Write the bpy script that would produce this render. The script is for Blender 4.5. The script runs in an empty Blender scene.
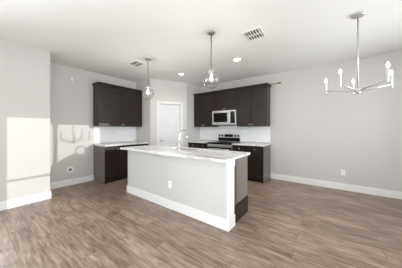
import bpy, bmesh, math, random
from mathutils import Vector, Matrix
S = bpy.context.scene
C = S.collection
random.seed(4)
PI = math.pi

# ------------------------------------------------------------ camera, world, sun, window light, exposure
F_PX, YAW, CAM_H, HORIZ = 172.95, 0.6352, 1.289, 129.4
cd = bpy.data.cameras.new('camera'); cam = bpy.data.objects.new('camera', cd); C.objects.link(cam)
cam.location = (0, 0, CAM_H); cam.rotation_euler = (PI/2, 0, YAW)
cd.sensor_width = 36; cd.lens = F_PX/402*36
cd.shift_y = -(134-HORIZ)/402
cd.clip_start = 0.05
S.camera = cam

S.view_settings.view_transform = 'Standard'; S.view_settings.look = 'None'
S.view_settings.gamma = 1; S.view_settings.use_curve_mapping = False
S.view_settings.exposure = 0.50

w = bpy.data.worlds.new('sky'); S.world = w; w.use_nodes = True
w.node_tree.nodes['Background'].inputs[0].default_value = (0.85, 0.92, 1.0, 1)
w.node_tree.nodes['Background'].inputs[1].default_value = 1.0

SUN = Vector((-1, -0.285, -0.152)).normalized()
sl = bpy.data.lights.new('sun', 'SUN'); sl.energy = 1.4; sl.angle = math.radians(0.2); sl.color = (1.0, 0.985, 0.96)
so = bpy.data.objects.new('sun', sl); C.objects.link(so); so.rotation_euler = SUN.to_track_quat('-Z', 'Y').to_euler()
so.location = (6, 5, 3)

XL, XR, YB, YF, H = -4.81, 2.0, 4.764, -3.0, 2.743
def area(name, loc, direction, sx, sy, power, col=(0.93, 0.975, 1.0)):
    l = bpy.data.lights.new(name, 'AREA'); l.shape = 'RECTANGLE'; l.size = sx; l.size_y = sy; l.energy = power; l.color = col
    o = bpy.data.objects.new(name, l); C.objects.link(o); o.location = loc
    o.rotation_euler = Vector(direction).to_track_quat('-Z', 'Y').to_euler()
    return o
# window fill lamps outside the panes; all but the twin right windows are added
FILL_FRONT_WINS = [(-3.3, -1.5), (-0.9, 0.9), (1.1, 1.8)]  # added unseen windows behind the camera, for ambient fill
RIGHT_WINS = [(2.15, 3.113), (3.128, 4.06)]
FILL_NEAR_RIGHT = (-2.2, 1.2)  # added unseen window, fill light towards the left wall
area('daylight_fill', (XR+0.22, 3.1, 1.53), (-1, 0, 0), 1.9, 1.8, 58)
area('daylight_fill', (XR+0.22, -0.5, 1.15), (-1, 0, 0), 3.4, 2.2, 60)
FILL_LEFT_DOOR = (-2.4, 0.2)  # added unseen glass door, brightens the floor on the left
area('daylight_fill', (-4.19-0.22, -1.1, 1.15), (1, 0, 0), 2.6, 2.1, 190)
for a, b in FILL_FRONT_WINS:
    area('daylight_fill', ((a+b)/2, YF-0.22, 1.45), (0, 1, 0), b-a, 1.7, 32)

# ------------------------------------------------------------ materials
def srgb(r, g, b):
    f = lambda c: (c/255/12.92) if c/255 <= 0.04045 else ((c/255+0.055)/1.055)**2.4
    return (f(r), f(g), f(b), 1)
def mat(name, col, rough=0.5, metal=0.0, spec=0.5, noise=0.0, nscale=20, bump=0.0, bscale=200, coat=0.0):
    m = bpy.data.materials.new(name); m.use_nodes = True
    nt = m.node_tree; p = nt.nodes['Principled BSDF']
    p.inputs['Roughness'].default_value = rough; p.inputs['Metallic'].default_value = metal
    p.inputs['Specular IOR Level'].default_value = spec; p.inputs['Coat Weight'].default_value = coat
    tc = nt.nodes.new('ShaderNodeTexCoord'); n = nt.nodes.new('ShaderNodeTexNoise')
    n.inputs['Scale'].default_value = nscale; n.inputs['Detail'].default_value = 3
    nt.links.new(tc.outputs['Object'], n.inputs['Vector'])
    r = nt.nodes.new('ShaderNodeMix'); r.data_type = 'RGBA'
    k = noise
    r.inputs[6].default_value = tuple(c*(1-k) for c in col[:3])+(1,)
    r.inputs[7].default_value = tuple(min(1, c*(1+k)) for c in col[:3])+(1,)
    nt.links.new(n.outputs['Fac'], r.inputs[0]); nt.links.new(r.outputs[2], p.inputs['Base Color'])
    if bump:
        n2 = nt.nodes.new('ShaderNodeTexNoise'); n2.inputs['Scale'].default_value = bscale
        nt.links.new(tc.outputs['Object'], n2.inputs['Vector'])
        b = nt.nodes.new('ShaderNodeBump'); b.inputs['Strength'].default_value = bump; b.inputs['Distance'].default_value = 0.002
        nt.links.new(n2.outputs['Fac'], b.inputs['Height']); nt.links.new(b.outputs['Normal'], p.inputs['Normal'])
    return m
def emis(name, col, s):
    m = bpy.data.materials.new(name); m.use_nodes = True; nt = m.node_tree
    p = nt.nodes['Principled BSDF']; p.inputs['Base Color'].default_value = col
    p.inputs['Emission Color'].default_value = col; p.inputs['Emission Strength'].default_value = s
    return m
M = {}
M['wall'] = mat('wall_paint', srgb(207, 203, 200), 0.7, spec=0.25, noise=0.015, nscale=2, bump=0.15)
M['ceil'] = mat('ceiling_paint', srgb(242, 241, 239), 0.85, spec=0.1, noise=0.01, nscale=2, bump=0.3, bscale=90)
M['white'] = mat('white_semigloss', srgb(238, 237, 235), 0.35, noise=0.01)
M['island'] = mat('island_paint', srgb(204, 203, 201), 0.6, spec=0.3, noise=0.01)
M['door'] = mat('door_paint', srgb(221, 221, 223), 0.4, noise=0.01)
M['dark'] = mat('espresso_stain', srgb(42, 32, 28), 0.34, spec=0.4, noise=0.2, nscale=9, coat=0.0)
M['end_lit'] = mat('dark_end_with_painted_light', srgb(104, 97, 92), 0.35, spec=0.5, noise=0.05, nscale=9)  # sun and reflections on the dark cabinet ends, painted in as grey
M['black'] = mat('black_gloss', srgb(14, 14, 15), 0.12, spec=0.35)
M['cook'] = mat('black_ceramic_glass', srgb(12, 12, 13), 0.3, spec=0.15)
M['blackm'] = mat('black_matte', srgb(22, 22, 23), 0.6)
M['steel'] = mat('brushed_steel', srgb(222, 221, 220), 0.38, 1.0, noise=0.06, nscale=60)
M['nickel'] = mat('brushed_nickel', srgb(198, 196, 193), 0.42, 0.75, noise=0.03)
M['rod'] = mat('dull_grey_metal', srgb(128, 127, 125), 0.5, 0.4)
M['casing'] = mat('casing_paint', srgb(224, 222, 220), 0.4, noise=0.01)
M['chrome'] = mat('chrome', srgb(228, 228, 230), 0.12, 1.0)
M['plastic'] = mat('white_plastic', srgb(240, 240, 238), 0.4)
M['grey'] = mat('grey_grille', srgb(120, 118, 115), 0.6)
M['brass'] = mat('raw_pine', srgb(178, 150, 100), 0.5, noise=0.1)
M['bulb'] = emis('lit_bulb', (1, 0.95, 0.88, 1), 6)
M['bulb_p'] = emis('lit_filament_bulb', (1, 0.95, 0.88, 1), 3)
M['led'] = emis('lit_led_disc', (1, 0.96, 0.9, 1), 9)
M['display'] = mat('display_glass', srgb(30, 34, 36), 0.15)
M['pvoid'] = mat('dark_opening', srgb(95, 93, 90), 0.7)

def glass(name, tint, refl):
    m = bpy.data.materials.new(name); m.use_nodes = True; nt = m.node_tree
    for n in list(nt.nodes):
        if n.type != 'OUTPUT_MATERIAL': nt.nodes.remove(n)
    out = [n for n in nt.nodes if n.type == 'OUTPUT_MATERIAL'][0]
    t = nt.nodes.new('ShaderNodeBsdfTransparent'); t.inputs[0].default_value = tint
    g = nt.nodes.new('ShaderNodeBsdfGlossy'); g.inputs['Roughness'].default_value = 0.05
    lw = nt.nodes.new('ShaderNodeLayerWeight'); lw.inputs[0].default_value = refl
    if 'globe' in name: g.inputs['Roughness'].default_value = 0.12
    mx = nt.nodes.new('ShaderNodeMixShader')
    if 'globe' in name:
        pw = nt.nodes.new('ShaderNodeMath'); pw.operation = 'POWER'; pw.inputs[1].default_value = 2.5
        ml = nt.nodes.new('ShaderNodeMath'); ml.operation = 'MULTIPLY_ADD'; ml.inputs[1].default_value = 0.6; ml.inputs[2].default_value = 0.04
        nt.links.new(lw.outputs['Facing'], pw.inputs[0]); nt.links.new(pw.outputs[0], ml.inputs[0]); nt.links.new(ml.outputs[0], mx.inputs[0])
    else: nt.links.new(lw.outputs['Fresnel'], mx.inputs[0])
    nt.links.new(t.outputs[0], mx.inputs[1]); nt.links.new(g.outputs[0], mx.inputs[2])
    nt.links.new(mx.outputs[0], out.inputs[0])
    return m, nt, g, lw
M['pane'] = glass('window_glass', (0.98, 0.99, 0.99, 1), 0.3)[0]
mg, nt, g, lw = glass('rippled_globe_glass', (0.96, 0.96, 0.96, 1), 0.5)
tc = nt.nodes.new('ShaderNodeTexCoord'); n = nt.nodes.new('ShaderNodeTexNoise'); n.inputs['Scale'].default_value = 14
b = nt.nodes.new('ShaderNodeBump'); b.inputs['Strength'].default_value = 0.35; b.inputs['Distance'].default_value = 0.02
nt.links.new(tc.outputs['Object'], n.inputs['Vector']); nt.links.new(n.outputs['Fac'], b.inputs['Height'])
nt.links.new(b.outputs['Normal'], g.inputs['Normal'])
M['globe'] = mg

def floor_mat():
    m = bpy.data.materials.new('wood_plank_floor'); m.use_nodes = True; nt = m.node_tree; p = nt.nodes['Principled BSDF']
    L = nt.links.new
    tc = nt.nodes.new('ShaderNodeTexCoord')
    br = nt.nodes.new('ShaderNodeTexBrick'); br.offset = 0.37; br.offset_frequency = 2
    br.inputs['Color1'].default_value = (0, 0, 0, 1); br.inputs['Color2'].default_value = (1, 1, 1, 1); br.inputs['Mortar'].default_value = (0.5, 0.5, 0.5, 1)
    br.inputs['Scale'].default_value = 1; br.inputs['Mortar Size'].default_value = 0.0025; br.inputs['Mortar Smooth'].default_value = 0.3
    br.inputs['Brick Width'].default_value = 1.22; br.inputs['Row Height'].default_value = 0.18
    sh = nt.nodes.new('ShaderNodeVectorMath'); sh.operation = 'ADD'; sh.inputs[1].default_value = (61.3, 54.05, 0)
    L(tc.outputs['Object'], sh.inputs[0]); L(sh.outputs[0], br.inputs['Vector'])
    sep = nt.nodes.new('ShaderNodeSeparateColor'); L(br.outputs['Color'], sep.inputs[0])
    # grain: noise stretched along X, shifted per plank
    mp = nt.nodes.new('ShaderNodeMapping'); mp.inputs['Scale'].default_value = (1.6, 17.0, 1)
    cmb = nt.nodes.new('ShaderNodeCombineXYZ'); mm = nt.nodes.new('ShaderNodeMath'); mm.operation = 'MULTIPLY'; mm.inputs[1].default_value = 37
    L(sep.outputs[0], mm.inputs[0]); L(mm.outputs[0], cmb.inputs[0]); L(mm.outputs[0], cmb.inputs[1])
    add = nt.nodes.new('ShaderNodeVectorMath'); add.operation = 'ADD'
    L(tc.outputs['Object'], add.inputs[0]); L(cmb.outputs[0], add.inputs[1]); L(add.outputs[0], mp.inputs['Vector'])
    n1 = nt.nodes.new('ShaderNodeTexNoise'); n1.inputs['Scale'].default_value = 2.2; n1.inputs['Detail'].default_value = 7; n1.inputs['Roughness'].default_value = 0.62; n1.inputs['Distortion'].default_value = 0.35
    L(mp.outputs[0], n1.inputs['Vector'])
    cr = nt.nodes.new('ShaderNodeValToRGB'); e = cr.color_ramp.elements
    e[0].position = 0.28; e[0].color = srgb(102, 84, 72)
    e[1].position = 0.72; e[1].color = srgb(174, 154, 137)
    k = cr.color_ramp.elements.new(0.5); k.color = srgb(143, 123, 108)
    
    mp2 = nt.nodes.new('ShaderNodeMapping'); mp2.inputs['Scale'].default_value = (1.6, 4.5, 1); L(add.outputs[0], mp2.inputs['Vector'])
    n2 = nt.nodes.new('ShaderNodeTexNoise'); n2.inputs['Scale'].default_value = 1.6; n2.inputs['Detail'].default_value = 4; n2.inputs['Roughness'].default_value = 0.7; L(mp2.outputs[0], n2.inputs['Vector'])
    av = nt.nodes.new('ShaderNodeMath'); av.operation = 'MULTIPLY_ADD'; av.inputs[1].default_value = 0.75; L(n2.outputs['Fac'], av.inputs[0])
    hv = nt.nodes.new('ShaderNodeMath'); hv.operation = 'MULTIPLY_ADD'; hv.inputs[1].default_value = 0.95; hv.inputs[2].default_value = -0.35
    L(n1.outputs['Fac'], hv.inputs[0]); L(hv.outputs[0], av.inputs[2])
    tone = nt.nodes.new('ShaderNodeMapRange'); tone.inputs[3].default_value = 0.86; tone.inputs[4].default_value = 1.12
    L(sep.outputs[0], tone.inputs[0]); L(av.outputs[0], cr.inputs[0])
    ml = nt.nodes.new('ShaderNodeVectorMath'); ml.operation = 'MULTIPLY'
    L(cr.outputs[0], ml.inputs[0]); L(tone.outputs[0], ml.inputs[1])
    # seams
    mx = nt.nodes.new('ShaderNodeMix'); mx.data_type = 'RGBA'; mx.inputs[7].default_value = srgb(70, 56, 46)
    sc = nt.nodes.new('ShaderNodeMath'); sc.operation = 'MULTIPLY'; sc.inputs[1].default_value = 0.65
    L(br.outputs['Fac'], sc.inputs[0]); L(sc.outputs[0], mx.inputs[0]); L(ml.outputs[0], mx.inputs[6])
    L(mx.outputs[2], p.inputs['Base Color'])
    p.inputs['Roughness'].default_value = 0.36; p.inputs['Specular IOR Level'].default_value = 0.45
    b = nt.nodes.new('ShaderNodeBump'); b.inputs['Strength'].default_value = 0.25; b.inputs['Distance'].default_value = 0.002
    L(n1.outputs['Fac'], b.inputs['Height']); L(b.outputs[0], p.inputs['Normal'])
    return m
M['floor'] = floor_mat()

def stone_mat():
    m = bpy.data.materials.new('white_veined_stone'); m.use_nodes = True; nt = m.node_tree; p = nt.nodes['Principled BSDF']; L = nt.links.new
    tc = nt.nodes.new('ShaderNodeTexCoord'); mp = nt.nodes.new('ShaderNodeMapping')
    mp.inputs['Rotation'].default_value = (0, 0, 0.35); mp.inputs['Scale'].default_value = (0.7, 2.6, 1)
    L(tc.outputs['Object'], mp.inputs[0])
    n = nt.nodes.new('ShaderNodeTexNoise'); n.inputs['Scale'].default_value = 1.7; n.inputs['Detail'].default_value = 6; n.inputs['Distortion'].default_value = 1.2
    L(mp.outputs[0], n.inputs['Vector'])
    cr = nt.nodes.new('ShaderNodeValToRGB'); e = cr.color_ramp.elements
    e[0].position = 0.40; e[0].color = srgb(232, 230, 228); e[1].position = 0.62; e[1].color = srgb(236, 234, 232)
    for q, c in ((0.47, srgb(222, 219, 216)), (0.505, srgb(186, 184, 182)), (0.54, srgb(226, 223, 220))):
        k = cr.color_ramp.elements.new(q); k.color = c
    L(n.outputs['Fac'], cr.inputs[0]); L(cr.outputs[0], p.inputs['Base Color'])
    p.inputs['Roughness'].default_value = 0.12; p.inputs['Specular IOR Level'].default_value = 0.5
    return m
M['stone'] = stone_mat()

def tile_mat(name, rot):
    m = bpy.data.materials.new(name); m.use_nodes = True; nt = m.node_tree; p = nt.nodes['Principled BSDF']; L = nt.links.new
    tc = nt.nodes.new('ShaderNodeTexCoord'); sp = nt.nodes.new('ShaderNodeSeparateXYZ'); cb = nt.nodes.new('ShaderNodeCombineXYZ')
    L(tc.outputs['Object'], sp.inputs[0]); L(sp.outputs[0 if not rot else 1], cb.inputs[0]); L(sp.outputs[2], cb.inputs[1])
    br = nt.nodes.new('ShaderNodeTexBrick'); L(cb.outputs[0], br.inputs['Vector'])
    br.inputs['Color1'].default_value = srgb(240, 240, 242); br.inputs['Color2'].default_value = srgb(247, 247, 249); br.inputs['Mortar'].default_value = srgb(228, 228, 228)
    br.inputs['Scale'].default_value = 1; br.inputs['Brick Width'].default_value = 0.152; br.inputs['Row Height'].default_value = 0.076; br.inputs['Mortar Size'].default_value = 0.002
    L(br.outputs['Color'], p.inputs['Base Color']); p.inputs['Roughness'].default_value = 0.12
    n = nt.nodes.new('ShaderNodeTexNoise'); n.inputs['Scale'].default_value = 22
    L(tc.outputs['Object'], n.inputs['Vector'])
    b = nt.nodes.new('ShaderNodeBump'); b.inputs['Strength'].default_value = 0.5; b.inputs['Distance'].default_value = 0.004
    sb = nt.nodes.new('ShaderNodeMath'); sb.operation = 'SUBTRACT'; L(n.outputs['Fac'], sb.inputs[0]); L(br.outputs['Fac'], sb.inputs[1])
    L(sb.outputs[0], b.inputs['Height']); L(b.outputs[0], p.inputs['Normal'])
    return m
M['tile'] = tile_mat('glossy_subway_tile', False); M['tile_l'] = tile_mat('glossy_subway_tile_side', True)

# ------------------------------------------------------------ mesh helpers
def box(bm, x0, x1, y0, y1, z0, z1):
    v = [bm.verts.new(c) for c in ((x0, y0, z0), (x1, y0, z0), (x1, y1, z0), (x0, y1, z0), (x0, y0, z1), (x1, y0, z1), (x1, y1, z1), (x0, y1, z1))]
    for f in ((0, 3, 2, 1), (4, 5, 6, 7), (0, 1, 5, 4), (1, 2, 6, 5), (2, 3, 7, 6), (3, 0, 4, 7)):
        bm.faces.new([v[i] for i in f])
def prism(bm, pts, z0, z1):
    a = [bm.verts.new((x, y, z0)) for x, y in pts]; b = [bm.verts.new((x, y, z1)) for x, y in pts]
    bm.faces.new(a[::-1]); bm.faces.new(b)
    for i in range(len(pts)):
        j = (i+1) % len(pts); bm.faces.new((a[i], a[j], b[j], b[i]))
def tube(bm, pts, r, seg=12, cap=True):
    pts = [Vector(p) for p in pts]; rings = []
    rr = r if isinstance(r, (list, tuple)) else [r]*len(pts)
    t0 = (pts[1]-pts[0]).normalized(); up = Vector((0, 0, 1)) if abs(t0.z) < 0.9 else Vector((1, 0, 0))
    nrm = t0.cross(up).normalized()
    for i, p in enumerate(pts):
        if i == 0: t = pts[1]-pts[0]
        elif i == len(pts)-1: t = pts[-1]-pts[-2]
        else: t = (pts[i+1]-pts[i]).normalized()+(pts[i]-pts[i-1]).normalized()
        t.normalize(); nrm = (nrm-t*nrm.dot(t)).normalized(); bi = t.cross(nrm)
        rings.append([bm.verts.new(p+(nrm*math.cos(a)+bi*math.sin(a))*rr[i]) for a in [2*PI*k/seg for k in range(seg)]])
    for a, b in zip(rings, rings[1:]):
        for k in range(seg): bm.faces.new((a[k], a[(k+1) % seg], b[(k+1) % seg], b[k]))
    if cap: bm.faces.new(rings[0][::-1]); bm.faces.new(rings[-1])
def lathe(bm, prof, cx=0, cy=0, seg=32):
    rings = []
    for r, z in prof:
        if r < 1e-5: rings.append([bm.verts.new((cx, cy, z))])
        else: rings.append([bm.verts.new((cx+r*math.cos(2*PI*k/seg), cy+r*math.sin(2*PI*k/seg), z)) for k in range(seg)])
    for a, b in zip(rings, rings[1:]):
        for k in range(seg):
            j = (k+1) % seg
            if len(a) == 1 and len(b) == 1: continue
            if len(a) == 1: bm.faces.new((a[0], b[j], b[k]))
            elif len(b) == 1: bm.faces.new((a[k], a[j], b[0]))
            else: bm.faces.new((a[k], a[j], b[j], b[k]))
def obj(name, bm, m, parent=None, bevel=0.0, smooth=False, xf=None):
    if xf is not None: bmesh.ops.transform(bm, matrix=xf, verts=bm.verts)
    bmesh.ops.recalc_face_normals(bm, faces=bm.faces)
    me = bpy.data.meshes.new(name); bm.to_mesh(me); bm.free()
    if smooth:
        for f in me.polygons: f.use_smooth = True
    me.materials.append(m)
    o = bpy.data.objects.new(name, me); C.objects.link(o)
    if parent: o.parent = parent
    if bevel:
        b = o.modifiers.new('bevel', 'BEVEL'); b.width = bevel; b.segments = 2; b.limit_method = 'ANGLE'
    return o
def NB(): return bmesh.new()
def bx(name, dims, m, parent=None, bevel=0.0, xf=None):
    bm = NB(); box(bm, *dims); return obj(name, bm, m, parent, bevel, xf=xf)
def struct(o): o['kind'] = 'structure'; return o
def tag(o, label, cat, group=None):
    o['label'] = label; o['category'] = cat
    if group: o['group'] = group
    return o
def thing(name, label, cat, loc=(0, 0, 0), rz=0, group=None):
    o = bpy.data.objects.new(name, None); C.objects.link(o); o.empty_display_size = 0.1
    o.location = loc; o.rotation_euler = (0, 0, rz)
    return tag(o, label, cat, group)

# ------------------------------------------------------------ the room
XB, YBLK = -4.19, 0.93            # face and end of the wall that steps forward on the left
T = 0.2
struct(bx('floor', (XL-T, XR+T, YF-T, YB+T, -0.1, 0), M['floor']))
struct(bx('ceiling', (XL-T, XR+T, YF-T, YB+T, H, H+0.1), M['ceil']))
struct(bx('wall_left', (XL-T, XL, YBLK, YB+T, 0, H), M['wall']))

struct(bx('wall_back', (XL, XR+T, YB, YB+T, 0, H), M['wall']))
def wall_with_holes(name, axis, p0, p1, lo, hi, holes):
    # slab from p0 to p1 along its thickness, running lo..hi, with rectangular openings (a, b, z0, z1)
    bm = NB()
    def seg(a, b, z0, z1):
        if b-a < 1e-4 or z1-z0 < 1e-4: return
        if axis == 'x': box(bm, p0, p1, a, b, z0, z1)
        else: box(bm, a, b, p0, p1, z0, z1)
    cur = lo
    for a, b, z0, z1 in sorted(holes):
        seg(cur, a, 0, H); seg(a, b, 0, z0); seg(a, b, z1, H); cur = b
    seg(cur, hi, 0, H)
    return struct(obj(name, bm, M['wall']))
SILL, HEAD = 0.60, 2.32
RHEAD = 2.47
rh = [(a, b, 0.70, RHEAD) for a, b in RIGHT_WINS]
wall_with_holes('wall_right', 'x', XR, XR+T, YF, YB, rh+[(FILL_NEAR_RIGHT[0], FILL_NEAR_RIGHT[1], 0.05, HEAD)])
wall_with_holes('wall_front', 'y', YF-T, YF, XB, XR+T, [(a, b, SILL, HEAD) for a, b in FILL_FRONT_WINS])
wall_with_holes('wall_left_front', 'x', XB-T, XB, YF-T, YBLK, [(FILL_LEFT_DOOR[0], FILL_LEFT_DOOR[1], 0.05, 2.2)])
struct(bx('wall_left_return', (XL, XB-T, YBLK-T, YBLK, 0, H), M['wall']))
win_n = [0]
def window(axis, p, a, b, z0, z1, rails):
    win_n[0] += 1
    e = bpy.data.objects.new('window_%d' % win_n[0], None); C.objects.link(e); struct(e)
    fr = 0.022
    bm = NB(); s = 1 if axis == 'x' else -1
    def bb(u0, u1, za, zb, d0=0.06, d1=0.12):
        if axis == 'x': box(bm, p+d0, p+d1, u0, u1, za, zb)
        else: box(bm, u0, u1, p-d1, p-d0, za, zb)
    bb(a, b, z0, z0+fr); bb(a, b, z1-fr, z1); bb(a, a+fr, z0+fr, z1-fr); bb(b-fr, b, z0+fr, z1-fr)
    for r in rails: bb(a+fr, b-fr, r-0.017, r+0.017)
    obj('window_frame', bm, M['white'], e)
    bm = NB(); bb(a+fr, b-fr, z0+fr, z1-fr, 0.088, 0.092); obj('pane', bm, M['pane'], e)
for a, b in RIGHT_WINS: window('x', XR, a, b, 0.70, RHEAD, [1.40])
window('x', XR, FILL_NEAR_RIGHT[0], FILL_NEAR_RIGHT[1], 0.05, HEAD, [])  # frame and pane of the added near right fill window
window('x', XB-T-0.02, FILL_LEFT_DOOR[0], FILL_LEFT_DOOR[1], 0.05, 2.2, [])  # frame and pane of the added left glass door
for a, b in FILL_FRONT_WINS: window('y', YF, a, b, SILL, HEAD, [1.3])  # frames and panes of the added front fill windows

# corner pantry
P1, P2 = Vector((-4.11, 3.13)), Vector((-3.56, 4.08))
dv = (P2-P1); DL = dv.length; dn = dv.normalized(); ang = math.atan2(dn.y, dn.x)
def on_diag(x, y): # x along wall, y behind the face
    return (P1.x+dn.x*x-dn.y*y, P1.y+dn.y*x+dn.x*y)
DX0, DX1, DZ = DL*0.5-0.36, DL*0.5+0.36, 2.04
_t = lambda u: None
def px_on_diag(u):
    f, th = F_PX, -YAW; s, c = math.sin(th), math.cos(th); t = (u-201)/f; d = Vector((s+t*c, c-t*s))
    # P1 + dn*a = d*k
    det = dn.x*(-d.y)+dn.y*d.x
    a = (-P1.x*(-d.y)-P1.y*d.x)/det
    return a
DX0, DX1 = px_on_diag(159.3), px_on_diag(180.2)
mx = Matrix.Translation((P1.x, P1.y, 0)) @ Matrix.Rotation(ang, 4, 'Z')
bm = NB(); tw = 0.1
box(bm, 0, DX0, 0, tw, 0, H); box(bm, DX1, DL, 0, tw, 0, H); box(bm, DX0, DX1, 0, tw, DZ, H)
bmesh.ops.transform(bm, matrix=mx, verts=bm.verts)
box(bm, XL, P1.x, P1.y, P1.y+0.1, 0, H)
box(bm, P2.x-0.1, P2.x, P2.y, YB, 0, H)
struct(obj('wall_pantry', bm, M['wall']))
# pantry door
de = bpy.data.objects.new('door_1', None); C.objects.link(de); struct(de); de.matrix_world = mx
bm = NB(); cw = 0.085
box(bm, DX0-cw, DX0, -0.018, 0, 0, DZ+cw); box(bm, DX1, DX1+cw, -0.018, 0, 0, DZ+cw); box(bm, DX0, DX1, -0.018, 0, DZ, DZ+cw)
box(bm, DX0, DX0+0.012, 0, tw, 0, DZ); box(bm, DX1-0.012, DX1, 0, tw, 0, DZ)
obj('door_casing', bm, M['casing'], de, 0.004)
bm = NB(); a, b = DX0+0.014, DX1-0.014; st = 0.11
box(bm, a, a+st, 0.02, 0.055, 0.01, DZ-0.004); box(bm, b-st, b, 0.02, 0.055, 0.01, DZ-0.004)
for z0, z1 in ((0.01, 0.22), (1.0, 1.14), (DZ-0.13, DZ-0.004)): box(bm, a+st, b-st, 0.02, 0.055, z0, z1)
box(bm, a+st, b-st, 0.032, 0.045, 0.22, 1.0); box(bm, a+st, b-st, 0.032, 0.045, 1.14, DZ-0.13)
obj('door_leaf', bm, M['door'], de, 0.003)
bm = NB(); lathe(bm, [(0, 0), (0.03, 0), (0.03, 0.006), (0.012, 0.01), (0.012, 0.035), (0.026, 0.045), (0.03, 0.058), (0.022, 0.07), (0, 0.074)], seg=20)
obj('door_knob', bm, M['nickel'], de, smooth=True, xf=Matrix.Translation((a+0.06, 0.02, 0.96)) @ Matrix.Rotation(PI/2, 4, 'X'))

# baseboards
def baseboard(name, dims_list, h=0.14):
    bm = NB()
    for x0, x1, y0, y1, side in dims_list:
        box(bm, x0, x1, y0, y1, 0, h-0.025)
        q = 0.006
        sx0, sx1, sy0, sy1 = x0, x1, y0, y1
        if side == '+x': sx1 -= q
        if side == '-y': sy0 += q
        if side == '+y': sy1 -= q
        box(bm, sx0, sx1, sy0, sy1, h-0.025, h)
    return struct(obj(name, bm, M['white'], bevel=0.002))
baseboard('baseboard_back', [(-1.23, XR, YB-0.016, YB, '-y')])
baseboard('baseboard_left', [(XL, XL+0.016, YBLK+0.016, 1.92, '+x')])
baseboard('baseboard_left_front', [(XB, XB+0.016, YF, YBLK+0.016, '+x'), (XL, XB, YBLK, YBLK+0.016, '+y')])
baseboard('baseboard_right', [(XR-0.016, XR, YF, YB-0.016, '')])
# tile splashbacks
struct(bx('trim_1', (-3.56, -1.238, YB-0.008, YB, 0.945, 1.40), M['tile']))
struct(bx('trim_2', (XL, XL+0.008, 1.92, P1.y, 0.945, 1.40), M['tile_l']))

# ------------------------------------------------------------ cabinets
# Built in local axes: x along the wall (width), y = 0 at the wall, front towards -y
def knob(parent, x, y, z, m=None):
    bm = NB(); lathe(bm, [(0, 0), (0.007, 0), (0.006, 0.012), (0.014, 0.018), (0.016, 0.025), (0.011, 0.031), (0, 0.033)], seg=14)
    return obj('knob', bm, M['nickel'], parent, smooth=True, xf=Matrix.Translation((x, y, z)) @ Matrix.Rotation(PI/2, 4, 'X'))
def shaker(name, parent, x0, x1, z0, z1, yf, rail=0.058, knob_at=None):
    g = 0.003; x0 += g; x1 -= g; z0 += g; z1 -= g
    bm = NB()
    box(bm, x0, x0+rail, yf-0.02, yf, z0, z1); box(bm, x1-rail, x1, yf-0.02, yf, z0, z1)
    box(bm, x0+rail, x1-rail, yf-0.02, yf, z0, z0+rail); box(bm, x0+rail, x1-rail, yf-0.02, yf, z1-rail, z1)
    box(bm, x0+rail, x1-rail, yf-0.011, yf, z0+rail, z1-rail)
    d = obj(name, bm, M['dark'], parent, 0.0015)
    if knob_at: knob(d, knob_at[0], yf-0.02, knob_at[1])
    return d
def crown(parent, wdt, d, z, left, right, hgt=0.06, out=0.035):
    bm = NB()
    xa, xb = (-out if left else 0), (wdt+out if right else wdt)
    n = 5
    for i in range(n):
        k = (i+1)/n
        box(bm, -out*k if left else 0, wdt+out*k if right else wdt, -d-out*k, 0, z+hgt*i/n, z+hgt*(i+1)/n)
    obj('crown_moulding', bm, M['dark'], parent)
def upper(label, wdt, z0, z1, loc, rz, ndoor=2, cl=False, cr=False, group=None, knobs='low', d=0.31):
    t = thing('upper_cabinet', label, 'cabinet', loc, rz, group)
    bx('cabinet_box', (0.0005, wdt-0.0005, -d, 0, z0, z1), M['dark'], t, 0.001)
    dw = wdt/ndoor
    for i in range(ndoor):
        x0, x1 = i*dw, (i+1)*dw
        kx = x1-0.03 if i % 2 == 0 else x0+0.03
        shaker('door', t, x0, x1, z0+0.004, z1-0.03, -d, knob_at=(kx, z0+0.05))
    crown(t, wdt, d+0.02, z1-0.02, cl, cr)
    return t
def base(label, wdt, loc, rz, ndoor=2, group=None, d=0.59, side_l=False, side_r=False):
    t = thing('base_cabinet', label, 'cabinet', loc, rz, group)
    bm = NB(); box(bm, 0.0005, wdt-0.0005, -d, 0, 0.10, 0.885); box(bm, 0.0005 if side_l else 0.01, wdt-0.0005 if side_r else wdt-0.01, -d+0.07, 0, 0, 0.10)
    obj('cabinet_box', bm, M['dark'], t, 0.001)
    if side_l: bx('end_panel', (-0.004, 0.0004, -d, 0, 0, 0.885), M['end_lit'], t)['label'] = 'dark end panel with light painted in as grey'
    if side_r: bx('end_panel', (wdt-0.0004, wdt+0.004, -d, 0, 0, 0.885), M['end_lit'], t)['label'] = 'dark end panel with light painted in as grey'
    dw = wdt/ndoor
    for i in range(ndoor):
        x0, x1 = i*dw, (i+1)*dw
        dr = shaker('drawer', t, x0, x1, 0.72, 0.878, -d, rail=0.035, knob_at=((x0+x1)/2, 0.80))
        kx = x1-0.03 if i % 2 == 0 else x0+0.03
        shaker('door', t, x0, x1, 0.105, 0.715, -d, knob_at=(kx, 0.66))
    return t
XM = -2.80; XM2 = XM+0.762; XE = XM2+0.80; XS = -3.555
ZU = 2.40; ZB = 1.37
G = 'dark upper cabinets'
Yb = YB-0.0005
upper('tall dark two-door upper cabinet between pantry corner and microwave', XM-XS, ZB, ZU, (XS, Yb, 0), 0, cl=False)
upper('short dark two-door upper cabinet directly above the microwave', 0.762, 1.835, ZU, (XM, Yb, 0), 0)
upper('dark two-door upper cabinet right of the microwave, at the end of the row', XE-XM2, ZB, ZU, (XM2, Yb, 0), 0, cr=True)
upper('dark two-door upper cabinet alone on the left wall', 3.11-1.91, ZB, ZU, (XL+0.0005, 1.91, 0), PI/2, cl=True)
base('dark base cabinet in the corner left of the stainless range', XM-XS, (XS, Yb, 0), 0)
base('dark base cabinet right of the range, beside the open grey wall', XE-XM2, (XM2, Yb, 0), 0, side_r=True)
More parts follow.
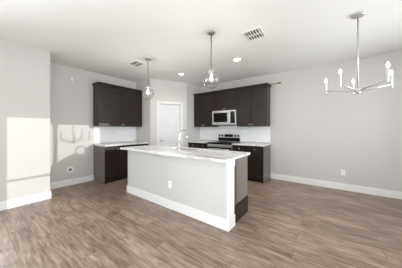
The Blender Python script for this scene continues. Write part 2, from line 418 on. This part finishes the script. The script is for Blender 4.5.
base('dark base cabinet on the left wall under the white worktop, nearest end', 0.60, (XL+0.0005, 1.92, 0), PI/2, side_l=True, ndoor=1)
base('dark base cabinet on the left wall under the white worktop, end by the pantry', 0.60, (XL+0.0005, 2.52, 0), PI/2, ndoor=1)

def slab(name, label, dims, cut=None):
    bm = NB(); x0, x1, y0, y1, z0, z1 = dims
    if cut:
        a, b, c, d = cut
        box(bm, x0, a, y0, y1, z0, z1); box(bm, b, x1, y0, y1, z0, z1); box(bm, a, b, y0, c, z0, z1); box(bm, a, b, d, y1, z0, z1)
        bmesh.ops.remove_doubles(bm, verts=bm.verts, dist=1e-5)
        o = obj(name, bm, M['stone'])
    else:
        box(bm, *dims); o = obj(name, bm, M['stone'], bevel=0.003)
    return tag(o, label, 'countertop')
slab('countertop', 'white stone worktop along the left wall under the lone upper cabinet', (XL+0.0085, XL+0.64, 1.895, P1.y-0.001, 0.886, 0.92))
slab('countertop', 'short white stone worktop in the corner left of the range', (XS+0.001, XM+0.001, YB-0.64, YB-0.0085, 0.886, 0.92))
slab('countertop', 'white stone worktop right of the range, below the end cabinet', (XM2-0.001, XE+0.025, YB-0.64, YB-0.0085, 0.886, 0.92))

# ------------------------------------------------------------ island
IX0, IX1, IY0, IYK, IY1 = -3.326, -1.037, 1.971, 2.15, 2.64
isl = thing('kitchen_island', 'pale grey kitchen island base with white trim and dark cabinet end', 'island', ((IX0+IX1)/2, 2.3, 0))
def ibx(name, d, m, bevel=0, parent=None):
    cx_, cy_ = (IX0+IX1)/2, 2.3
    return bx(name, (d[0]-cx_, d[1]-cx_, d[2]-cy_, d[3]-cy_, d[4], d[5]), m, parent or isl, bevel)
ibx('knee_wall', (IX0, IX1-0.004, IY0, IYK-0.02, 0, 0.885), M['island'])
bm = NB()
def off(bmx): bmesh.ops.transform(bmx, matrix=Matrix.Translation((-(IX0+IX1)/2, -2.3, 0)), verts=bmx.verts)
box(bm, IX1-0.004, IX1+0.012, IY0-0.004, IYK, 0, 0.885); box(bm, IX1-0.004, IX1+0.02, IY0-0.03, IYK+0.005, 0.80, 0.885)
off(bm); obj('end_trim', bm, M['white'], isl, 0.002)
bm = NB()
t_ = 0.016
box(bm, IX0-t_, IX1+0.012+t_, IY0-t_, IY0-0.0005, 0, 0.14); box(bm, IX1+0.0125, IX1+0.012+t_, IY0-0.0005, IYK, 0, 0.14)
box(bm, IX0-t_, IX0-0.0005, IY0-0.0005, IYK, 0, 0.14)
off(bm); obj('skirting', bm, M['white'], isl, 0.002)
bm = NB(); box(bm, IX0+0.02, -2.66, IYK-0.02, IY1, 0.10, 0.885); box(bm, -2.66, -1.70, IYK-0.02, IY1, 0.10, 0.65); box(bm, -1.70, IX1, IYK-0.02, IY1, 0.10, 0.885)
box(bm, IX0+0.02, IX1, IYK-0.02, IY1-0.07, 0, 0.10)
off(bm); obj('cabinet_box', bm, M['dark'], isl, 0.001)
ibx('end_panel', (IX1+0.0002, IX1+0.005, IYK+0.001, IY1, 0.1, 0.885), M['end_lit'])['label'] = 'dark end panel with light painted in as grey'
bm = NB(); box(bm, IX1+0.0055, IX1+0.014, IYK+0.001, IY1, 0, 0.235); box(bm, IX1+0.0055, IX1+0.010, IYK+0.001, IY1, 0.235, 0.25)  # skirting made tall and dark to paint in shade below the sunlight
box(bm, IX1+0.0055, IX1+0.009, IYK+0.001, IYK+0.045, 0.25, 0.885)
off(bm); obj('skirting_with_shade', bm, M['dark'], isl, 0.002)['label'] = 'dark skirting with shade painted in at the foot, stained stile at the corner'
# island cabinet fronts face the range
fr = bpy.data.objects.new('cabinet_fronts', None)
xs = [IX0+0.02, -2.68, -2.18, -1.68, IX1]
for i in range(4):
    a, b = xs[i], xs[i+1]; bm = NB(); y0 = IY1; rl = 0.055
    for z0, z1, n_ in ((0.105, 0.715, 'door'), (0.72, 0.88, 'drawer')):
        bm = NB(); r_ = rl if n_ == 'door' else 0.035
        A, B, Z0, Z1 = a+0.002, b-0.002, z0, z1
        box(bm, A, A+r_, y0, y0+0.02, Z0, Z1); box(bm, B-r_, B, y0, y0+0.02, Z0, Z1)
        box(bm, A+r_, B-r_, y0, y0+0.02, Z0, Z0+r_); box(bm, A+r_, B-r_, y0, y0+0.02, Z1-r_, Z1); box(bm, A+r_, B-r_, y0, y0+0.01, Z0+r_, Z1-r_)
        off(bm); obj(n_, bm, M['dark'], isl)
bpy.data.objects.remove(fr)
SX0, SX1, SY0, SY1 = -2.56, -1.80, 2.34, 2.62
tg = slab('countertop', 'large white grey-veined stone worktop on the island', (-3.41, -1.012, 1.85, 2.71, 0.886, 0.92), cut=(SX0, SX1, SY0, SY1))
# undermount sink
sk = thing('kitchen_sink', 'stainless sink sunk into the island worktop behind the faucet', 'sink', ((SX0+SX1)/2, (SY0+SY1)/2, 0.66))
hx, hy = (SX1-SX0)/2-0.002, (SY1-SY0)/2-0.002; bm = NB(); tk = 0.004; zt = 0.885-0.66
box(bm, -hx, hx, -hy, hy, 0, tk)
box(bm, -hx, -hx+tk, -hy, hy, tk, zt); box(bm, hx-tk, hx, -hy, hy, tk, zt); box(bm, -hx+tk, hx-tk, -hy, -hy+tk, tk, zt); box(bm, -hx+tk, hx-tk, hy-tk, hy, tk, zt)
obj('basin', bm, M['steel'], sk)
bm = NB(); lathe(bm, [(0, tk+0.006), (0.03, tk+0.006), (0.045, tk+0.003), (0.045, tk), (0, tk)], seg=20); obj('drain', bm, M['chrome'], sk, smooth=True)
# faucet
FX, FY = -2.17, 2.285
fa = thing('kitchen_faucet', 'tall chrome gooseneck faucet standing on the island worktop', 'faucet', (FX, FY, 0.92))
bm = NB(); lathe(bm, [(0, 0), (0.03, 0), (0.03, 0.008), (0.024, 0.014), (0.022, 0.10), (0.016, 0.11), (0, 0.11)], seg=20); obj('faucet_base', bm, M['chrome'], fa, smooth=True)
R = 0.10; pts = [(0, 0, 0.10), (0, 0, 0.18)]+[(0, R-R*math.cos(a), 0.26+R*math.sin(a)) for a in [PI*k/14 for k in range(15)]]
bm = NB(); tube(bm, pts, 0.0145, 14); obj('spout', bm, M['chrome'], fa, smooth=True)
bm = NB(); tube(bm, [(0, 2*R, 0.262), (0, 2*R, 0.23), (0, 2*R, 0.15)], [0.015, 0.019, 0.021], 14); obj('spray_head', bm, M['chrome'], fa, smooth=True)
bm = NB(); tube(bm, [(-0.018, 0, 0.065), (-0.05, 0, 0.075), (-0.075, -0.01, 0.14)], [0.012, 0.010, 0.007], 10); obj('handle', bm, M['chrome'], fa, smooth=True)

# ------------------------------------------------------------ range
rg = thing('kitchen_range', 'stainless and black electric range between the dark base cabinets', 'range', (XM+0.381, YB-0.012, 0))
hw = 0.376
bx('range_body', (-hw, hw, -0.62, -0.0, 0.08, 0.905), M['steel'], rg, 0.002)
bx('plinth', (-hw+0.02, hw-0.02, -0.58, -0.02, 0, 0.08), M['blackm'], rg)
bx('cooktop', (-hw, hw, -0.66, -0.07, 0.905, 0.924), M['cook'], rg, 0.003)
bx('front_lip', (-hw, hw, -0.66, -0.6205, 0.882, 0.9045), M['cook'], rg, 0.002)
for x, y, r in ((-0.19, -0.50, 0.10), (0.19, -0.50, 0.08), (-0.19, -0.22, 0.075), (0.19, -0.22, 0.10)):
    bm = NB(); lathe(bm, [(r-0.004, 0.9242), (r-0.004, 0.9252), (r, 0.9252), (r, 0.9242), (r-0.004, 0.9242)], x, y, 32); obj('burner_ring', bm, M['grey'], rg)
od = bx('oven_door', (-hw+0.003, hw-0.003, -0.655, -0.62, 0.24, 0.80), M['black'], rg, 0.004)
bx('oven_window', (-hw+0.10, hw-0.10, -0.658, -0.655, 0.36, 0.66), M['black'], od)
bm = NB(); tube(bm, [(-hw+0.04, -0.70, 0.755), (hw-0.04, -0.70, 0.755)], 0.012, 12)
for x in (-hw+0.06, hw-0.06): tube(bm, [(x, -0.655, 0.755), (x, -0.70, 0.755)], 0.009, 10)
obj('handle', bm, M['steel'], od, smooth=True)
bx('front_panel', (-hw+0.001, hw-0.001, -0.655, -0.6205, 0.81, 0.881), M['steel'], rg, 0.003)
bx('storage_drawer', (-hw+0.003, hw-0.003, -0.65, -0.62, 0.09, 0.23), M['steel'], rg, 0.003)
bgd = bx('backguard', (-hw, hw, -0.065, 0, 0.9255, 1.155), M['steel'], rg, 0.006)
bx('control_panel', (-hw+0.02, hw-0.02, -0.068, -0.065, 0.94, 1.04), M['black'], bgd, 0.0)
bx('display', (-0.14, 0.14, -0.069, -0.065, 1.06, 1.14), M['black'], bgd)
for x in (-0.31, -0.215, 0.215, 0.31):
    bm = NB(); lathe(bm, [(0, 0), (0.028, 0), (0.026, 0.02), (0.02, 0.028), (0, 0.028)], seg=20)
    obj('control_knob', bm, M['blackm'], bgd, smooth=True, xf=Matrix.Translation((x, -0.066, 1.10)) @ Matrix.Rotation(PI/2, 4, 'X'))
# microwave
mw = thing('microwave_oven', 'stainless over-the-range microwave with black glass window', 'microwave', (XM+0.381, YB-0.009, 1.40))
bx('microwave_body', (-0.379, 0.379, -0.37, 0, 0, 0.43), M['steel'], mw, 0.003)
bx('vent_strip', (-0.379, 0.379, -0.39, -0.37, 0.0, 0.022), M['blackm'], mw)
md = bx('microwave_door', (-0.378, 0.20, -0.40, -0.37, 0.024, 0.428), M['steel'], mw, 0.004)
bx('door_window', (-0.33, 0.125, -0.403, -0.40, 0.095, 0.365), M['black'], md)
bm = NB(); tube(bm, [(0.165, -0.43, 0.07), (0.165, -0.43, 0.385)], 0.011, 12)
for z in (0.09, 0.365): tube(bm, [(0.165, -0.40, z), (0.165, -0.43, z)], 0.008, 10)
obj('handle', bm, M['steel'], md, smooth=True)
cp = bx('control_panel', (0.203, 0.378, -0.40, -0.37, 0.024, 0.428), M['steel'], mw, 0.004)
bx('keypad', (0.222, 0.360, -0.403, -0.40, 0.06, 0.39), M['black'], cp)

# ------------------------------------------------------------ ceiling fixtures
def pendant(x, y, label):
    zc = 2.03; t = thing('pendant_light', label, 'pendant light', (x, y, H-0.0005), 0, 'pendants over the island')
    bm = NB(); lathe(bm, [(0, 0), (0.062, 0), (0.062, -0.018), (0.055, -0.024), (0.01, -0.026), (0, -0.026)]); obj('canopy', bm, M['nickel'], t, smooth=False)
    d = zc-H
    bm = NB(); tube(bm, [(0, 0, -0.024), (0, 0, d+0.16)], 0.009, 12); obj('stem', bm, M['rod'], t, smooth=True)
    bm = NB(); lathe(bm, [(0, d+0.165), (0.018, d+0.165), (0.024, d+0.15), (0.042, d+0.135), (0.044, d+0.112), (0.03, d+0.110), (0.02, d+0.075), (0.0, d+0.075)]); obj('socket_cap', bm, M['nickel'], t, smooth=False)
    bm = NB(); R_ = 0.127; pr = []
    for k in range(19):
        a = 0.33+(PI-0.33)*k/18; pr.append((R_*math.sin(a) if k < 18 else 0, d+R_*math.cos(a)))
    lathe(bm, pr, seg=40); g = obj('glass_globe', bm, M['globe'], t, smooth=True)
    s = g.modifiers.new('solidify', 'SOLIDIFY'); s.thickness = 0.003
    bm = NB(); lathe(bm, [(0, d+0.078), (0.013, d+0.075), (0.014, d+0.045), (0.024, d+0.022), (0.026, d+0.005), (0.020, d-0.012), (0.010, d-0.019), (0, d-0.020)], seg=20); obj('bulb', bm, M['bulb_p'], t, smooth=True)
    l = bpy.data.lights.new('pendant_glow', 'POINT'); l.energy = 6; l.shadow_soft_size = 0.03; l.color = (1, 0.95, 0.87)
    lo = bpy.data.objects.new('pendant_glow', l); C.objects.link(lo); lo.location = (0, 0, d-0.08); lo.parent = t
pendant(-2.98, 2.21, 'clear glass globe pendant over the far left end of the island')
pendant(-1.41, 2.17, 'clear glass globe pendant over the near right end of the island')

CXh, CYh, RH, ROT, ZA = 0.2995, 2.935, 0.338, 20.77, 1.814
ch = thing('chandelier', 'five-arm polished nickel chandelier with bare lit candle bulbs', 'chandelier', (CXh, CYh, H-0.0005))
bm = NB(); lathe(bm, [(0, 0), (0.065, 0), (0.065, -0.02), (0.055, -0.028), (0, -0.03)]); obj('canopy', bm, M['nickel'], ch, smooth=False)
zh = 1.775-H; za = ZA-H
bm = NB(); tube(bm, [(0, 0, -0.028), (0, 0, zh)], 0.008, 12); obj('stem', bm, M['nickel'], ch, smooth=True)
bm = NB(); lathe(bm, [(0, zh+0.045), (0.013, zh+0.04), (0.024, zh+0.025), (0.024, zh-0.02), (0.014, zh-0.032), (0, zh-0.045)], seg=20); obj('hub', bm, M['nickel'], ch, smooth=True)
for k in range(5):
    a = math.radians(ROT+72*k); c_, s_ = math.cos(a), math.sin(a)
    bm = NB(); tube(bm, [(0.02*c_, 0.02*s_, zh), (RH*c_, RH*s_, za+0.02)], 0.0085, 10)
    ar = obj('arm', bm, M['nickel'], ch, smooth=True)
    bm = NB(); lathe(bm, [(0, za-0.015), (0.012, za-0.015), (0.012, za-0.003), (0.010, za), (0.010, za+0.127), (0.012, za+0.13), (0.012, za+0.136), (0, za+0.136)], RH*c_, RH*s_, 14)
    obj('candle_sleeve', bm, M['nickel'], ar, smooth=False)
    bm = NB(); q = za+0.136
    lathe(bm, [(0, q), (0.008, q), (0.009, q+0.01), (0.0135, q+0.022), (0.014, q+0.032), (0.010, q+0.046), (0.004, q+0.058), (0, q+0.060)], RH*c_, RH*s_, 16)
    obj('bulb', bm, M['bulb'], ar, smooth=True)
    l = bpy.data.lights.new('candle_glow', 'POINT'); l.energy = 0.3; l.shadow_soft_size = 0.02; l.color = (1, 0.95, 0.87)
    lo = bpy.data.objects.new('candle_glow', l); C.objects.link(lo); lo.location = (RH*c_, RH*s_, q+0.11); lo.parent = ch

def downlight(x, y, label):
    t = thing('recessed_light', label, 'ceiling light', (x, y, H), 0, 'recessed ceiling lights')
    bm = NB(); lathe(bm, [(0.062, -0.0005), (0.09, -0.0005), (0.088, -0.008), (0.068, -0.010), (0.062, -0.006), (0.062, -0.0005)]); obj('trim_ring', bm, M['plastic'], t, smooth=True)
    bm = NB(); lathe(bm, [(0, -0.001), (0.0615, -0.001), (0.0615, -0.006), (0, -0.007)]); obj('lens', bm, M['led'], t, smooth=False)
    l = bpy.data.lights.new('downlight_glow', 'SPOT'); l.energy = 20; l.spot_size = 2.6; l.spot_blend = 0.9; l.shadow_soft_size = 0.06; l.color = (1, 0.97, 0.92)
    lo = bpy.data.objects.new('downlight_glow', l); C.objects.link(lo); lo.location = (0, 0, -0.02); lo.parent = t
downlight(-3.11, 3.34, 'round recessed ceiling light in front of the pantry door')
downlight(-1.53, 3.34, 'round recessed ceiling light in front of the microwave and range cabinets')

def vent(x, y, label, sx=0.30, sy=0.30, rows=2, n=6):
    t = thing('ceiling_vent', label, 'vent', (x, y, H), 0, 'ceiling air vents')
    bm = NB(); a, b = sx/2, sy/2; f = 0.03; z0, z1 = -0.012, -0.0005
    box(bm, -a, a, -b, -b+f, z0, z1); box(bm, -a, a, b-f, b, z0, z1); box(bm, -a, -a+f, -b+f, b-f, z0, z1); box(bm, a-f, a, -b+f, b-f, z0, z1)
    box(bm, -a+f, a-f, -0.008, 0.008, z0, z1)
    obj('frame', bm, M['plastic'], t, 0.002)
    bx('duct_opening', (-a+f, a-f, -b+f, b-f, -0.0035, -0.0005), M['blackm'], t)
    bm = NB()
    for k in range(n):
        xx = -a+f+(k+0.5)*(sx-2*f)/n
        for ya, yb_ in ((-b+f, -0.008), (0.008, b-f)):
            v = [bm.verts.new(c) for c in ((xx-0.009, ya, -0.0095), (xx+0.009, ya, -0.0115), (xx+0.009, ya, -0.010), (xx-0.009, ya, -0.008), (xx-0.009, yb_, -0.0095), (xx+0.009, yb_, -0.0115), (xx+0.009, yb_, -0.010), (xx-0.009, yb_, -0.008))]
            for q in ((0, 1, 2, 3), (7, 6, 5, 4), (0, 4, 5, 1), (1, 5, 6, 2), (2, 6, 7, 3), (3, 7, 4, 0)): bm.faces.new([v[i] for i in q])
    obj('louvres', bm, M['plastic'], t)
vent(-0.92, 2.61, 'square white slatted ceiling vent near the right pendant', 0.30, 0.32)
vent(-3.41, 2.23, 'white slatted ceiling vent near the left pendant', 0.34, 0.26)

# ------------------------------------------------------------ small things on the walls
def outlet(label, loc, rz, group='duplex wall outlets'):
    t = thing('wall_outlet', label, 'outlet', loc, rz, group)   # local: front towards -y
    bx('cover_plate', (-0.036, 0.036, -0.006, -0.0005, -0.058, 0.058), M['plastic'], t, 0.002)
    for z in (-0.022, 0.022):
        s = bx('socket', (-0.016, 0.016, -0.0085, -0.006, z-0.014, z+0.014), M['plastic'], t, 0.001)
        for x in (-0.006, 0.006): bx('slot', (x-0.0012, x+0.0012, -0.0090, -0.0085, z-0.004, z+0.006), M['blackm'], s)
outlet('white outlet low on the long right-hand wall below the chandelier', (0.25, YB, 0.37), 0)
outlet('white outlet on the pale front of the kitchen island', (-2.078, IY0, 0.39), 0)
t = thing('round_outlet_cover', 'round white wall plate with grey opening, low on the left wall', 'wall plate', (XL, 1.425, 0.36), PI/2)
bm = NB(); lathe(bm, [(0.03, 0.0005), (0.075, 0.0005), (0.073, 0.008), (0.066, 0.012), (0.034, 0.012), (0.03, 0.008), (0.03, 0.0005)], seg=28); obj('cover_ring', bm, M['plastic'], t, smooth=True, xf=Matrix.Rotation(PI/2, 4, 'X'))
bm = NB(); lathe(bm, [(0, 0.0005), (0.0295, 0.0005), (0.0295, 0.005), (0, 0.005)], seg=24); obj('opening', bm, M['pvoid'], t, xf=Matrix.Rotation(PI/2, 4, 'X'))
t = thing('motion_sensor', 'narrow white sensor high on the left wall near the ceiling', 'sensor', (XL, 1.445, 2.43), PI/2)
bx('housing', (-0.028, 0.028, -0.035, -0.0005, -0.07, 0.07), M['plastic'], t, 0.008)
bx('lens', (-0.015, 0.015, -0.038, -0.035, -0.05, -0.01), M['island'], t, 0.001)
# leftover stick on top of the end cabinet
t = thing('wooden_stick', 'pale wooden stick with a black tip lying atop the end cabinet', 'stick', (-1.6, YB-0.10, 2.4405))
bm = NB(); tube(bm, [(-0.5, 0, 0.016), (0.58, 0, 0.016)], 0.0155, 12); obj('shaft', bm, M['brass'], t, smooth=True)
bm = NB(); tube(bm, [(0.58, 0, 0.016), (0.64, 0, 0.016)], 0.0158, 12); obj('tip', bm, M['blackm'], t, smooth=True)
